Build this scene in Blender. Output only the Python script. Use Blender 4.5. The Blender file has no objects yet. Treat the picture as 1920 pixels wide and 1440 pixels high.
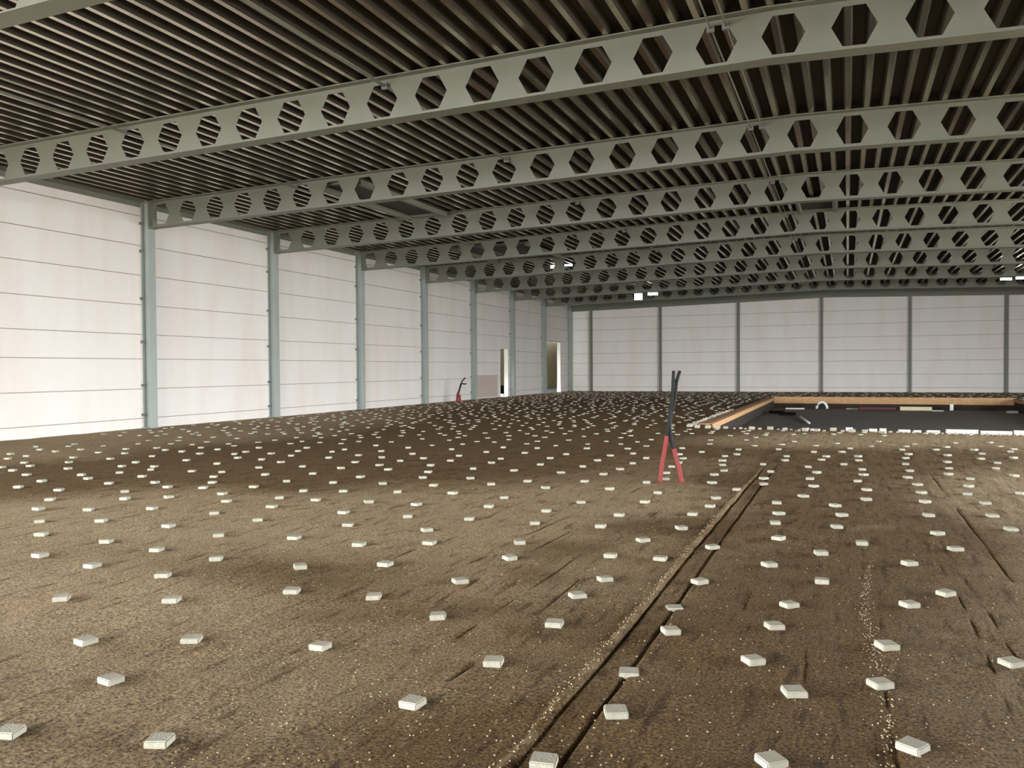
import bpy, math, random
import numpy as np
from mathutils import Vector, Matrix

# ------------------------------------------------------------ camera, sky, exposure
scn = bpy.context.scene
col = scn.collection
CAMH = 1.461
YAW, PIT, ROL, FPX = .3806, .0183, .0066, 1573.05
cy_, sy_ = math.cos(YAW), math.sin(YAW)
Fv = Vector((-sy_*math.cos(PIT), cy_*math.cos(PIT), -math.sin(PIT)))
R0 = Vector((cy_, sy_, 0)); U0 = R0.cross(Fv)
Rv = math.cos(ROL)*R0 - math.sin(ROL)*U0
Uv = math.sin(ROL)*R0 + math.cos(ROL)*U0
cam = bpy.data.cameras.new('camera'); cam.sensor_width = 36; cam.lens = FPX/1920*36
cam.clip_start = .05; cam.clip_end = 300
co = bpy.data.objects.new('camera', cam); col.objects.link(co)
mw = Matrix.Identity(4)
for i in range(3):
    mw[i][0] = Rv[i]; mw[i][1] = Uv[i]; mw[i][2] = -Fv[i]
mw[2][3] = CAMH
co.matrix_world = mw
scn.camera = co
scn.view_settings.view_transform = 'Standard'
scn.view_settings.look = 'None'
scn.view_settings.gamma = 1
scn.view_settings.use_curve_mapping = False
scn.view_settings.exposure = 0.12

w = bpy.data.worlds.new('overcast_sky'); scn.world = w; w.use_nodes = True
bg = w.node_tree.nodes['Background']
bg.inputs[0].default_value = (.93, .97, 1.0, 1)
bg.inputs[1].default_value = 34.0

# building constants (metres; X across, Y along the hall, Z up)
W = 16.49; Y0 = 16.458; BAY = 5.0
XL = -16.66; XR = 15.2; YF = 51.62; YB = -10.0
EZ, RZ, RX = 3.595+CAMH, 3.971+CAMH, -1.0
DEPTH = .67
def zb(x): return EZ + (RZ-EZ)*(W-abs(x-RX))/W       # underside of the beams
def zt(x): return zb(x)+DEPTH
PX0, PX1, PY0, PY1, PZ = -3.22, 6.59, 20.5, 41.1, -.45

def portal(name, loc, rot, sx, sy):
    l = bpy.data.lights.new(name, 'AREA'); l.shape = 'RECTANGLE'; l.size = sx; l.size_y = sy
    l.cycles.is_portal = True
    o = bpy.data.objects.new(name, l); col.objects.link(o); o.location = loc; o.rotation_euler = rot
OPEN_F = (-16.4, -3.0, 5.0)       # opening in the front wall behind the camera: x0, x1, top
OPEN_L = (-9.0, 2.0, 4.6)        # loading openings in the left wall: y0, y1, top
portal('daylight_front', ((OPEN_F[0]+OPEN_F[1])/2, YB+.1, OPEN_F[2]/2), (math.radians(90), 0, 0), OPEN_F[1]-OPEN_F[0], OPEN_F[2])
portal('daylight_left', (XL-.1, (OPEN_L[0]+OPEN_L[1])/2, OPEN_L[2]/2), (math.radians(90), 0, math.radians(-90)), OPEN_L[1]-OPEN_L[0], OPEN_L[2])

ADDED_OPEN_R = (4.0, 28.0, 3.9)        # unseen opening, assumed and added to light the left wall
portal('daylight_right', (XR+.1, (ADDED_OPEN_R[0]+ADDED_OPEN_R[1])/2, ADDED_OPEN_R[2]/2), (math.radians(90), 0, math.radians(90)), ADDED_OPEN_R[1]-ADDED_OPEN_R[0], ADDED_OPEN_R[2])

# ------------------------------------------------------------ materials
def s2l(c):
    return tuple(((v/255)/12.92 if v/255 <= .04045 else ((v/255+.055)/1.055)**2.4) for v in c)+(1,)
def mat(name, rgb, rough=.7, metal=0, var=.0, scale=4, bump=0, bscale=60, emit=None, estr=0, spec=.5):
    m = bpy.data.materials.new(name); m.use_nodes = True
    nt = m.node_tree; b = nt.nodes['Principled BSDF']
    b.inputs['Base Color'].default_value = s2l(rgb)
    b.inputs['Roughness'].default_value = rough; b.inputs['Metallic'].default_value = metal
    b.inputs['Specular IOR Level'].default_value = spec
    tc = nt.nodes.new('ShaderNodeTexCoord')
    if var:
        n = nt.nodes.new('ShaderNodeTexNoise'); n.inputs['Scale'].default_value = scale; n.inputs['Detail'].default_value = 5
        r = nt.nodes.new('ShaderNodeMapRange'); r.inputs[1].default_value = .3; r.inputs[2].default_value = .7
        r.inputs[3].default_value = 1-var; r.inputs[4].default_value = 1+var
        mx = nt.nodes.new('ShaderNodeMix'); mx.data_type = 'RGBA'; mx.blend_type = 'MULTIPLY'; mx.inputs[0].default_value = 1
        mx.inputs[6].default_value = s2l(rgb)
        nt.links.new(tc.outputs['Object'], n.inputs['Vector']); nt.links.new(n.outputs[0], r.inputs[0])
        nt.links.new(r.outputs[0], mx.inputs[7]); nt.links.new(mx.outputs[2], b.inputs['Base Color'])
    if bump:
        n2 = nt.nodes.new('ShaderNodeTexNoise'); n2.inputs['Scale'].default_value = bscale; n2.inputs['Detail'].default_value = 4
        bp = nt.nodes.new('ShaderNodeBump'); bp.inputs['Strength'].default_value = bump; bp.inputs['Distance'].default_value = .01
        nt.links.new(tc.outputs['Object'], n2.inputs['Vector']); nt.links.new(n2.outputs[0], bp.inputs['Height'])
        nt.links.new(bp.outputs[0], b.inputs['Normal'])
    if emit:
        b.inputs['Emission Color'].default_value = s2l(emit); b.inputs['Emission Strength'].default_value = estr
    return m
M = {}
M['steel'] = mat('grey_green_painted_steel', (113, 115, 102), .55, 0, .05, 1.5)
M['column'] = mat('galvanised_column_steel', (160, 167, 161), .5, 0, .05, 2)
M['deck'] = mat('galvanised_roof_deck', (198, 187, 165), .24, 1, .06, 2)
M['perf'] = mat('perforated_deck_webs', (52, 47, 36), .8)  # shade of the deck cavities, put into the colour of webs and tops
M['joint'] = mat('grey_joint_seal', (182, 168, 159), .9)  # groove colour carries the shadow-gap shade and dirt of the panel joints
M['bolt'] = mat('dull_zinc', (120, 122, 118), .5, .4)
M['block'] = mat('pale_concrete', (160, 155, 139), .9, 0, .07, 25, .4, 120)
M['timber'] = mat('formwork_timber', (178, 138, 96), .75, 0, .12, 6, .2, 40)
M['pitfloor'] = mat('wet_blinding_concrete', (92, 88, 84), .55, 0, .15, .8, .2, 12)
M['soilside'] = mat('dark_soil_bank', (46, 38, 30), .95, 0, .2, 3)
M['red'] = mat('red_corrugated_plastic', (128, 50, 48), .8)
M['black'] = mat('black_cable_sheath', (5, 6, 7), .8)
M['foam'] = mat('white_foam_board', (214, 212, 202), .8, 0, .04, 8)
M['rubble'] = mat('pale_rubble', (165, 158, 142), .9, 0, .12, 20, .4, 60)
M['darkbox'] = mat('black_rubber', (12, 12, 12), .95, spec=.1)
M['annex'] = mat('beige_render', (150, 142, 116), .9, 0, .04, 2)
M['reveal'] = mat('white_door_lining', (232, 232, 222), .6)
M['concrete'] = mat('yard_concrete', (150, 146, 138), .9, 0, .08, .5)
M['lamp'] = mat('lamp_glass', (255, 255, 255), .3, emit=(255, 252, 244), estr=14)
M['lampd'] = mat('lamp_glass_dim', (255, 255, 255), .3, emit=(240, 246, 255), estr=3)
M['housing'] = mat('dark_lamp_housing', (30, 30, 30), .5)
M['hatch'] = mat('dark_insulation_board', (62, 62, 58), .8, 0, .08, 3)
M['yellow'] = mat('pale_yellow_plank', (205, 200, 160), .7)
M['pvc'] = mat('white_plastic_pipe', (225, 225, 220), .4)

# wall panels: white coated sandwich panels with faint pinkish dust stains
m = bpy.data.materials.new('white_sandwich_panel'); m.use_nodes = True; M['panel'] = m
nt = m.node_tree; b = nt.nodes['Principled BSDF']; b.inputs['Roughness'].default_value = .45
tc = nt.nodes.new('ShaderNodeTexCoord'); mp = nt.nodes.new('ShaderNodeMapping'); mp.inputs['Scale'].default_value = (1.2, 1.2, .22)
n = nt.nodes.new('ShaderNodeTexNoise'); n.inputs['Scale'].default_value = 1.1; n.inputs['Detail'].default_value = 4
r = nt.nodes.new('ShaderNodeMapRange'); r.inputs[1].default_value = .42; r.inputs[2].default_value = .78
mx = nt.nodes.new('ShaderNodeMix'); mx.data_type = 'RGBA'
mx.inputs[6].default_value = s2l((230, 226, 221)); mx.inputs[7].default_value = s2l((226, 214, 204))
nt.links.new(tc.outputs['Object'], mp.inputs['Vector']); nt.links.new(mp.outputs[0], n.inputs['Vector'])
nt.links.new(n.outputs[0], r.inputs[0]); nt.links.new(r.outputs[0], mx.inputs[0]); nt.links.new(mx.outputs[2], b.inputs['Base Color'])

# ground: brown sand, damp in patches (attribute 'damp'), gravelly
m = bpy.data.materials.new('graded_sand'); m.use_nodes = True; M['sand'] = m
nt = m.node_tree; b = nt.nodes['Principled BSDF']; b.inputs['Roughness'].default_value = .95
b.inputs['Specular IOR Level'].default_value = .15
tc = nt.nodes.new('ShaderNodeTexCoord'); at = nt.nodes.new('ShaderNodeAttribute'); at.attribute_name = 'damp'
def noise(sc, det, rough=.5, vec=None):
    n = nt.nodes.new('ShaderNodeTexNoise'); n.inputs['Scale'].default_value = sc; n.inputs['Detail'].default_value = det
    n.inputs['Roughness'].default_value = rough
    nt.links.new(vec or tc.outputs['Object'], n.inputs['Vector']); return n.outputs[0]
def rng(sock, a, b_, c=0, d=1):
    r = nt.nodes.new('ShaderNodeMapRange')
    for i, v in zip((1, 2, 3, 4), (a, b_, c, d)): r.inputs[i].default_value = v
    nt.links.new(sock, r.inputs[0]); return r.outputs[0]
def mth(op, a, b_):
    q = nt.nodes.new('ShaderNodeMath'); q.operation = op
    for i, v in enumerate((a, b_)):
        if isinstance(v, (int, float)): q.inputs[i].default_value = v
        else: nt.links.new(v, q.inputs[i])
    return q.outputs[0]
def mix(f, a, b_, mode='MIX'):
    q = nt.nodes.new('ShaderNodeMix'); q.data_type = 'RGBA'; q.blend_type = mode
    if isinstance(f, (int, float)): q.inputs[0].default_value = f
    else: nt.links.new(f, q.inputs[0])
    for i, v in ((6, a), (7, b_)):
        if isinstance(v, tuple): q.inputs[i].default_value = v
        else: nt.links.new(v, q.inputs[i])
    return q.outputs[2]
mpn = nt.nodes.new('ShaderNodeMapping'); mpn.inputs['Scale'].default_value = (1, .16, 1)
nt.links.new(tc.outputs['Object'], mpn.inputs['Vector'])
big = noise(.9, 6, .6); fine = noise(30, 8, .78); streak = noise(14, 4, .6, mpn.outputs[0]); mid = noise(4, 6, .65)
dmp = mth('ADD', at.outputs['Fac'], mth('MULTIPLY', mth('SUBTRACT', mid, .5), .7))
c1 = mix(rng(dmp, .12, .95), s2l((156, 138, 112)), s2l((105, 85, 58)))
c1 = mix(rng(fine, .25, .75), mix(.0, c1, c1), mix(1.0, c1, (1.5, 1.47, 1.4, 1), 'MULTIPLY'))
c1 = mix(rng(fine, .30, .46, .55, 0), c1, mix(1.0, c1, (.45, .4, .34, 1), 'MULTIPLY'))
c1 = mix(rng(streak, .34, .44, .7, 0), c1, mix(1.0, c1, (.38, .34, .3, 1), 'MULTIPLY'))
c1 = mix(rng(big, .45, .7, 0, .5), c1, mix(1.0, c1, (1.04, .95, .87, 1), 'MULTIPLY'))
vo = nt.nodes.new('ShaderNodeTexVoronoi'); vo.inputs['Scale'].default_value = 38
nt.links.new(tc.outputs['Object'], vo.inputs['Vector'])
vm = rng(vo.outputs['Distance'], .16, .24, 1, 0)
sel = nt.nodes.new('ShaderNodeSeparateColor'); nt.links.new(vo.outputs['Color'], sel.inputs[0])
vm = mth('MULTIPLY', vm, rng(sel.outputs[0], .80, .86))
c1 = mix(vm, c1, s2l((176, 158, 130)))
gr = noise(75, 3, .6)
c1 = mix(rng(gr, .38, .47, .9, 0), c1, mix(1.0, c1, (.3, .27, .23, 1), 'MULTIPLY'))
c1 = mix(rng(gr, .54, .62, 0, .85), c1, mix(1.0, c1, (1.8, 1.72, 1.6, 1), 'MULTIPLY'))
lp = nt.nodes.new('ShaderNodeAttribute'); lp.attribute_name = 'dry_lip'
c1 = mix(mth('MULTIPLY', lp.outputs['Fac'], rng(mid, .46, .58)), c1, s2l((165, 143, 112)))
nt.links.new(c1, b.inputs['Base Color'])
hsum = mth('ADD', mth('MULTIPLY', fine, 1.0), mth('ADD', mth('MULTIPLY', streak, 1.0), mth('ADD', mth('MULTIPLY', mid, 1.5), mth('MULTIPLY', vm, .5))))
bp = nt.nodes.new('ShaderNodeBump'); bp.inputs['Strength'].default_value = 1; bp.inputs['Distance'].default_value = .03
nt.links.new(hsum, bp.inputs['Height']); nt.links.new(bp.outputs[0], b.inputs['Normal'])

# ------------------------------------------------------------ mesh helpers
class MB:
    def __init__(s): s.v = []; s.f = []
    def add(s, v, f):
        k = len(s.v); s.v += [tuple(p) for p in v]; s.f += [tuple(i+k for i in q) for q in f]; return s
    def box(s, x0, x1, y0, y1, z0, z1, bev=0):
        return s.add([(x0,y0,z0),(x1,y0,z0),(x1,y1,z0),(x0,y1,z0),(x0,y0,z1),(x1,y0,z1),(x1,y1,z1),(x0,y1,z1)],
                     [(0,3,2,1),(4,5,6,7),(0,1,5,4),(1,2,6,5),(2,3,7,6),(3,0,4,7)])
    def prism(s, prof, a, b, axis):
        """closed profile (list of 2-D points) extruded from a to b along axis 'x','y' or 'z'"""
        n = len(prof); v = []
        for t in (a, b):
            for p, q in prof:
                v.append((t, p, q) if axis == 'x' else (p, t, q) if axis == 'y' else (p, q, t))
        f = [(i, (i+1) % n, (i+1) % n+n, i+n) for i in range(n)]
        f += [tuple(range(n))[::-1], tuple(range(n, 2*n))]
        return s.add(v, f)
    def tube(s, pts, r, n=10, rr=None):
        pts = [Vector(p) for p in pts]; m = len(pts); v = []
        up = Vector((0, 0, 1))
        for i, p in enumerate(pts):
            t = (pts[min(i+1, m-1)]-pts[max(i-1, 0)]).normalized()
            a = t.cross(up if abs(t.z) < .9 else Vector((1, 0, 0))).normalized(); bb = t.cross(a)
            ri = rr[i] if rr else r
            for k in range(n):
                g = 2*math.pi*k/n; v.append(p+a*math.cos(g)*ri+bb*math.sin(g)*ri)
        f = [(i*n+k, i*n+(k+1) % n, (i+1)*n+(k+1) % n, (i+1)*n+k) for i in range(m-1) for k in range(n)]
        f += [tuple(range(n))[::-1], tuple(range((m-1)*n, m*n))]
        return s.add(v, f)
    def mesh(s, name, mt):
        me = bpy.data.meshes.new(name); me.from_pydata(s.v, [], s.f)
        me.materials.append(M[mt] if isinstance(mt, str) else mt)
        import bmesh
        bm = bmesh.new(); bm.from_mesh(me); bmesh.ops.recalc_face_normals(bm, faces=bm.faces); bm.to_mesh(me); bm.free()
        return me
    def build(s, name, mt, parent=None, loc=None, bev=0, smooth=False):
        o = bpy.data.objects.new(name, s.mesh(name, mt)); col.objects.link(o)
        if parent: o.parent = parent
        if loc: o.location = loc
        if bev:
            b = o.modifiers.new('bevel', 'BEVEL'); b.width = bev; b.segments = 2; b.limit_method = 'ANGLE'
        if smooth:
            for p in o.data.polygons: p.use_smooth = True
        return o
def tag(o, label=None, cat=None, group=None, kind=None):
    if label: o['label'] = label
    if cat: o['category'] = cat
    if group: o['group'] = group
    if kind: o['kind'] = kind
    return o
def empty(name, loc=(0, 0, 0), rz=0):
    o = bpy.data.objects.new(name, None); col.objects.link(o); o.location = loc; o.rotation_euler.z = rz
    o.empty_display_size = .1; return o
def dup(o, parent=None):
    c = o.copy(); col.objects.link(c)
    if parent: c.parent = parent
    for ch in [q for q in o.children]: dup(ch, c)
    return c

# ------------------------------------------------------------ ground relief
rs = np.random.RandomState(7)
LAT = rs.rand(256, 256)
def vnoise(x, y):
    xi = np.floor(x).astype(int); yi = np.floor(y).astype(int); fx = x-xi; fy = y-yi
    fx = fx*fx*(3-2*fx); fy = fy*fy*(3-2*fy)
    g = lambda a, b_: LAT[a % 256, b_ % 256]
    return (g(xi, yi)*(1-fx)+g(xi+1, yi)*fx)*(1-fy)+(g(xi, yi+1)*(1-fx)+g(xi+1, yi+1)*fx)*fy
def fbm(x, y, o=4):
    s = 0; a = .5
    for i in range(o): s = s+a*(vnoise(x*2**i+17*i, y*2**i+5*i)-.5); a *= .5
    return s
ONES = 'first second third fourth fifth sixth seventh eighth ninth tenth eleventh twelfth thirteenth fourteenth fifteenth sixteenth seventeenth eighteenth nineteenth'.split()
def ordinal(n):
    if n < 20: return ONES[n-1]
    t_, o_ = divmod(n, 10); tens = {2: 'twent', 3: 'thirt', 4: 'fort', 5: 'fift', 6: 'sixt', 7: 'sevent', 8: 'eight'}[t_]
    return tens+'ieth' if o_ == 0 else tens+'y-'+ONES[o_-1]
def groove(x, c, wd): return np.exp(-((x-c)/wd)**2)
def gheight(x, y):
    x = np.asarray(x, float); y = np.asarray(y, float)
    h = .03*fbm(x*.7, y*.5, 3) + .018*fbm(x*3, y*2, 3) + .012*fbm(x*11, y*3, 3)
    far = np.clip((y-14)/10, 0, 1)
    # twin wheel rut running down the hall, with a thrown-up lip on its left
    wob = .02*fbm(y*.6, y*0+3, 2)
    on = np.clip((13.5-y)/3, 0, 1)
    h = h + on*(-(.012+.022*vnoise(y*4, x*0+1))*groove(x, -1.13+wob, .008) - (.014+.026*vnoise(y*3, x*0+6))*groove(x, -.98+wob, .008) - .008*groove(x, -1.055+wob, .06) + .009*groove(x, -1.165+wob, .02)*(.2+1.4*vnoise(y*5, y*0)))
    h = h - .014*groove(x, 1.04+wob, .011)*np.clip((13-y)/2, 0, 1)*np.clip(vnoise(y*1.3, x*0+9)*2-.4, 0, 1)
    for c, w_, y0, y1 in ((-2.35, .02, 4, 11), (-2.6, .018, 4.6, 11), (-1.75, .016, 2, 9), (-1.98, .014, 3, 8), (-.62, .012, 3, 6), (-.2, .012, 2.5, 5), (.62, .014, 3, 8), (.75, .012, 3, 8), (.2, .012, 2, 6), (-3.3, .02, 5, 9), (-4.4, .02, 5.5, 9)):
        drift = c+.04*np.sin(y*.9+c*5)
        h = h - .011*groove(x, drift, w_*.7)*np.clip(y-y0, 0, 1)*np.clip(y1-y, 0, 1)*np.clip(vnoise(y*3.5+c*9, x*0+2)*2.6-1.0, 0, 1)
    return h*(1-.5*far)
DAMP = [(-10.23, 8.59, 1.14, 0.39, -1.34, 1.13, 1), (-10.06, 10.53, 1.39, 0.46, -1.28, 1.35, 1), (-9.6, 13.15, 1.9, 0.61, -1.3, 1.78, 1), (-8.23, 16.21, 2.15, 0.67, -1.27, 2.5, 1), (-6.44, 19.2, 2.17, 0.67, -2.12, 6.34, 1), (-5.78, 24.75, 2.19, 0.62, -1.73, 7.41, 1), (-6.81, 10.34, 1.45, 0.49, -0.78, 1.19, 0.8), (-5.61, 11.96, 1.26, 0.42, -0.64, 1.36, 0.9), (-7.06, 8.98, 0.8, 0.27, -0.6, 0.77, 0.8), (-8.05, 30.21, 5.14, 1.31, -2.21, 8.31, 1), (-9.09, 22.28, 2.27, 0.64, -1.66, 4.07, 1), (-3.71, 4.94, 0.68, 0.25, -0.29, 0.39, 0.7), (-2.09, 6.49, 0.36, 0.13, -0.11, 0.35, 0.8), (-2.03, 5.57, 0.21, 0.08, -0.08, 0.23, 0.6), (-1.75, 7.68, 0.51, 0.18, -0.09, 0.42, 0.9), (-1.28, 11.19, 0.32, 0.11, -0.06, 0.53, 0.9), (-2.26, 14.96, 0.53, 0.17, -0.12, 0.77, 0.5), (-0.19, 12.08, 1.14, 0.39, -0.04, 2.56, 0.7), (1.24, 14.51, 1.64, 0.55, 0.15, 1.79, 0.9), (-0.14, 8.43, 0.89, 0.32, -0.03, 1.68, 0.7), (0.73, 8.02, 0.5, 0.18, 0.09, 0.99, 0.6), (-1.17, 14.84, 1.01, 0.33, -0.07, 0.92, 0.5), (-1.19, 7.59, 0.26, 0.1, -0.15, 0.98, 0.4), (0.29, 4.92, 0.77, 0.29, 0.09, 1.49, 0.55), (-0.59, 4.21, 0.64, 0.24, -0.15, 1.08, 0.45), (-0.64, 3.16, 0.93, 0.36, -0.08, 0.39, 0.6), (-1.51, 4.3, 0.7, 0.26, -0.18, 0.51, 0.45), (-0.3, 5.99, 0.82, 0.3, -0.04, 0.88, 0.5), (-2.52, 4.51, 0.49, 0.18, -0.14, 0.25, 0.5), (-1.67, 2.73, 0.47, 0.18, -0.14, 0.23, 0.35), (-9.81, 7.99, 0.55, 0.19, -0.57, 0.46, 0.3), (-1.56, 31.3, 1.97, 0.5, -0.38, 7.61, 0.6), (-9.31, 6.94, 0.55, 0.19, -0.56, 0.42, 0.5), (-2.68, 2.42, 0.39, 0.15, -0.11, 0.1, 0.3), (-1.45, 3.24, 0.42, 0.16, -0.13, 0.3, 0.35), (-6.73, 6.8, 1.79, 0.64, -0.86, 0.88, -0.7), (-3.96, 7.54, 1.48, 0.53, -0.64, 1.23, -0.7), (-2.52, 9.42, 0.97, 0.34, -0.29, 1.1, -0.6), (-0.89, 17.74, 2.45, 0.77, -0.06, 1.29, -0.7), (1.6, 11.36, 0.63, 0.22, 0.22, 1.55, -0.6), (-13.3, 14.72, 3.41, 1.06, -1.49, 1.65, -0.5), (-13.28, 10.93, 1.31, 0.43, -1.04, 0.86, -0.5), (-7.46, 12.29, 1.04, 0.34, -0.32, 0.53, -0.5), (0.28, 8.39, 0.27, 0.1, 0.01, 0.17, -0.5), (-4.43, 4.02, 0.83, 0.31, -0.61, 0.56, -0.4), (-14.54, 21.53, 2.35, 0.65, -1.59, 2.35, -0.5)]
def damp(x, y):
    d = np.zeros_like(x)+.36
    xx = x+.5*fbm(x*.8, y*.8, 3); yy = y+.9*fbm(x*.7+9, y*.7, 3)
    for cx, cy, ax, ay, bx, by, wt in DAMP:
        det = ax*by-ay*bx; u = ((xx-cx)*by-(yy-cy)*bx)/det; v = (ax*(yy-cy)-ay*(xx-cx))/det
        d += wt*.75*np.exp(-(u*u+v*v)**1.3*.6)
    return np.clip(d, -.1, 1.05)
def axis(a, b_, f0, f1, st, gr):
    mid = list(np.arange(f0, f1, st)); l = []; s = st; x = f0
    while x > a: s *= gr; x -= s; l.append(max(x, a))
    r = []; s = st; x = mid[-1]
    while x < b_: s *= gr; x += s; r.append(min(x, b_))
    return l[::-1]+mid+r
xs = axis(XL, XR, -3.6, 1.6, .0115, 1.02); ys = axis(YB-4, YF, 2.2, 6.0, .03, 1.014)
def snap(a, v):
    i = int(np.argmin(np.abs(np.array(a)-v))); a[i] = v
for v in (PX0, PX1): snap(xs, v)
for v in (PY0, PY1): snap(ys, v)
xs = np.array(xs); ys = np.array(ys)
X, Y = np.meshgrid(xs, ys); nx, ny = len(xs), len(ys)
H = gheight(X, Y); D_ = damp(X, Y)
vs = np.stack([X.ravel(), Y.ravel(), H.ravel()], 1)
i, j = np.meshgrid(np.arange(nx-1), np.arange(ny-1)); a = (j*nx+i).ravel()
cxm = ((xs[:-1]+xs[1:])/2)[i.ravel()]; cym = ((ys[:-1]+ys[1:])/2)[j.ravel()]
keep = ~((cxm > PX0) & (cxm < PX1) & (cym > PY0) & (cym < PY1))
a = a[keep]; q = np.stack([a, a+1, a+1+nx, a+nx], 1).astype(np.int32)
me = bpy.data.meshes.new('floor'); me.vertices.add(len(vs)); me.vertices.foreach_set('co', vs.ravel())
me.loops.add(q.size); me.loops.foreach_set('vertex_index', q.ravel())
me.polygons.add(len(q)); me.polygons.foreach_set('loop_start', np.arange(0, q.size, 4, dtype=np.int32))
me.polygons.foreach_set('loop_total', np.full(len(q), 4, dtype=np.int32))
me.update(calc_edges=True); me.validate()
me.attributes.new('damp', 'FLOAT', 'POINT').data.foreach_set('value', D_.ravel().astype(np.float32))
wob = .02*fbm(Y*.6, Y*0+3, 2)
LIP = groove(X, -1.165+wob, .022)*np.clip((13.5-Y)/3, 0, 1)
me.attributes.new('dry_lip', 'FLOAT', 'POINT').data.foreach_set('value', LIP.ravel().astype(np.float32))
me.polygons.foreach_set('use_smooth', np.ones(len(me.polygons), dtype=bool))
me.materials.append(M['sand'])
fl = bpy.data.objects.new('floor', me); col.objects.link(fl); fl['kind'] = 'structure'
print('floor verts', len(vs))
def gz(x, y): return float(gheight(np.array([x]), np.array([y]))[0])

# ------------------------------------------------------------ walls
SEAMS = [.26, 1.01, 1.77, 2.39, 3.14, 3.89, 4.64, 5.39]
def wall_profile(z0, z1, t=.2, g=.010, d=.03):
    """horizontal panel joints cut as real grooves; returns (offset, z) points, face at offset 0, body behind"""
    p = [(0, z0)]
    for s in SEAMS:
        if z0+.03 < s < z1-.03: p += [(0, s-g), (d, s-g+.004), (d, s+g-.004), (0, s+g)]
    p += [(0, z1), (t, z1), (t, z0)]; return p
def wall_seg(mb, face, sgn, a, b_, z0, z1, axis):
    prof = [(face+sgn*o, z) for o, z in wall_profile(z0, z1)]
    mb.prism(prof, a, b_, axis)
def joints(o, ax, face):
    o.data.materials.append(M['joint'])
    for pl in o.data.polygons:
        ds = [abs(o.data.vertices[i].co[ax]-face) for i in pl.vertices]; zs = [o.data.vertices[i].co.z for i in pl.vertices]
        if len(ds) == 4 and .02 < max(ds) < .04 and max(zs)-min(zs) < .05: pl.material_index = 1
    return o
DOORS = [(39.98, 41.08, 2.52), (46.75, 49.8, 3.08)]
zl = zt(XL)+.14
mb = MB()
y = OPEN_L[1]
for d0, d1, dz in DOORS:
    wall_seg(mb, XL, -1, y, d0, -.3, zl, 'y'); wall_seg(mb, XL, -1, d0, d1, dz, zl, 'y'); y = d1
wall_seg(mb, XL, -1, y, YF+.2, -.3, zl, 'y')
wall_seg(mb, XL, -1, OPEN_L[0], OPEN_L[1], OPEN_L[2], zl, 'y')
wall_seg(mb, XL, -1, YB, OPEN_L[0], -.3, zl, 'y')
joints(mb.build('wall_left', 'panel'), 0, XL)['kind'] = 'structure'
def gable(y0, y1, xa, xb, z0, name, mt='panel'):
    g = MB()
    for s0, s1 in ((xa, RX), (RX, xb)):
        if s1 <= s0: continue
        g.add([(s0,y0,z0),(s1,y0,z0),(s1,y0,zt(s1)+.14),(s0,y0,zt(s0)+.14),(s0,y1,z0),(s1,y1,z0),(s1,y1,zt(s1)+.14),(s0,y1,zt(s0)+.14)],
              [(0,1,2,3),(7,6,5,4),(0,4,5,1),(1,5,6,2),(2,6,7,3),(3,7,4,0)])
    return g
mb = MB(); wall_seg(mb, YF, 1, XL, XR, -.3, 5.2, 'x')
g = gable(YF, YF+.2, XL, XR, 5.2, 'x'); mb.add(g.v, g.f)
joints(mb.build('wall_far', 'panel'), 1, YF)['kind'] = 'structure'
mb = MB(); wall_seg(mb, XR, 1, YB, ADDED_OPEN_R[0], -.3, zt(XR)+.14, 'y'); wall_seg(mb, XR, 1, ADDED_OPEN_R[1], YF+.2, -.3, zt(XR)+.14, 'y'); wall_seg(mb, XR, 1, ADDED_OPEN_R[0], ADDED_OPEN_R[1], ADDED_OPEN_R[2], zt(XR)+.14, 'y'); mb.build('wall_right', 'panel')['kind'] = 'structure'
mb = MB()
mb.box(XL-.2, OPEN_F[0], YB-.2, YB, -.3, 5.0); mb.box(OPEN_F[1], XR, YB-.2, YB, -.3, 5.0)
g = gable(YB-.2, YB, XL-.2, XR, 5.0, 'x'); mb.add(g.v, g.f)
mb.build('wall_front', 'panel')['kind'] = 'structure'
# white linings of the two doorways
for k, (d0, d1, dz) in enumerate(DOORS):
    mb = MB(); t = .025
    mb.box(XL-.21, XL+.01, d0, d0+t, 0, dz); mb.box(XL-.21, XL+.01, d1-t, d1, 0, dz); mb.box(XL-.21, XL+.01, d0, d1, dz-t, dz)
    mb.build('trim_%d' % (k+1), 'reveal')['kind'] = 'structure'
# paler-grey patch panel low between the fifth and sixth columns
mb = MB(); mb.box(XL-.001, XL+.012, 37.0, 39.6, .05, 1.15); mb.build('trim_3', mat('pinkish_grey_panel', (196, 182, 172), .6), None)['kind'] = 'structure'
# eaves angle where the wall meets the deck
mb = MB(); mb.box(XL, XL+.16, YB, YF, zt(XL+.2)-.012, zt(XL+.2)-.002); mb.box(XL, XL+.008, YB, YF, zt(XL)-.14, zt(XL)-.01)
mb.build('trim_4', 'steel')['kind'] = 'structure'
# yard and neighbouring wall outside the doors
mb = MB(); mb.box(-60, XL-.2, -40, 70, -.35, -.06); mb.box(XL-.2, 60, -40, YB-4, -.35, -.06); mb.box(XR, 60, YB-4, 70, -.35, -.06)
mb.build('trim_5', 'concrete')['kind'] = 'structure'
mb = MB(); mb.box(XL-1.6, XL-1.4, 38.2, 62, -.3, 3.7); mb.build('wall_outside', 'annex')['kind'] = 'structure'
mb = MB(); mb.box(XL-1.24, XL-.2, 38.2, 62, 3.6, 3.7); mb.box(XL-1.6, XL-.2, 38.2, 38.4, -.3, 3.7); mb.box(XL-1.6, XL-.2, 61.9, 62, -.3, 3.7); mb.box(XL-.3, XL-.2, YF+.2, 62, -.3, 3.7)  # unseen roof and end walls added to dim the doorways, slit lets sky in
mb.build('ceiling_outside', 'annex')['kind'] = 'structure'

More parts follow.
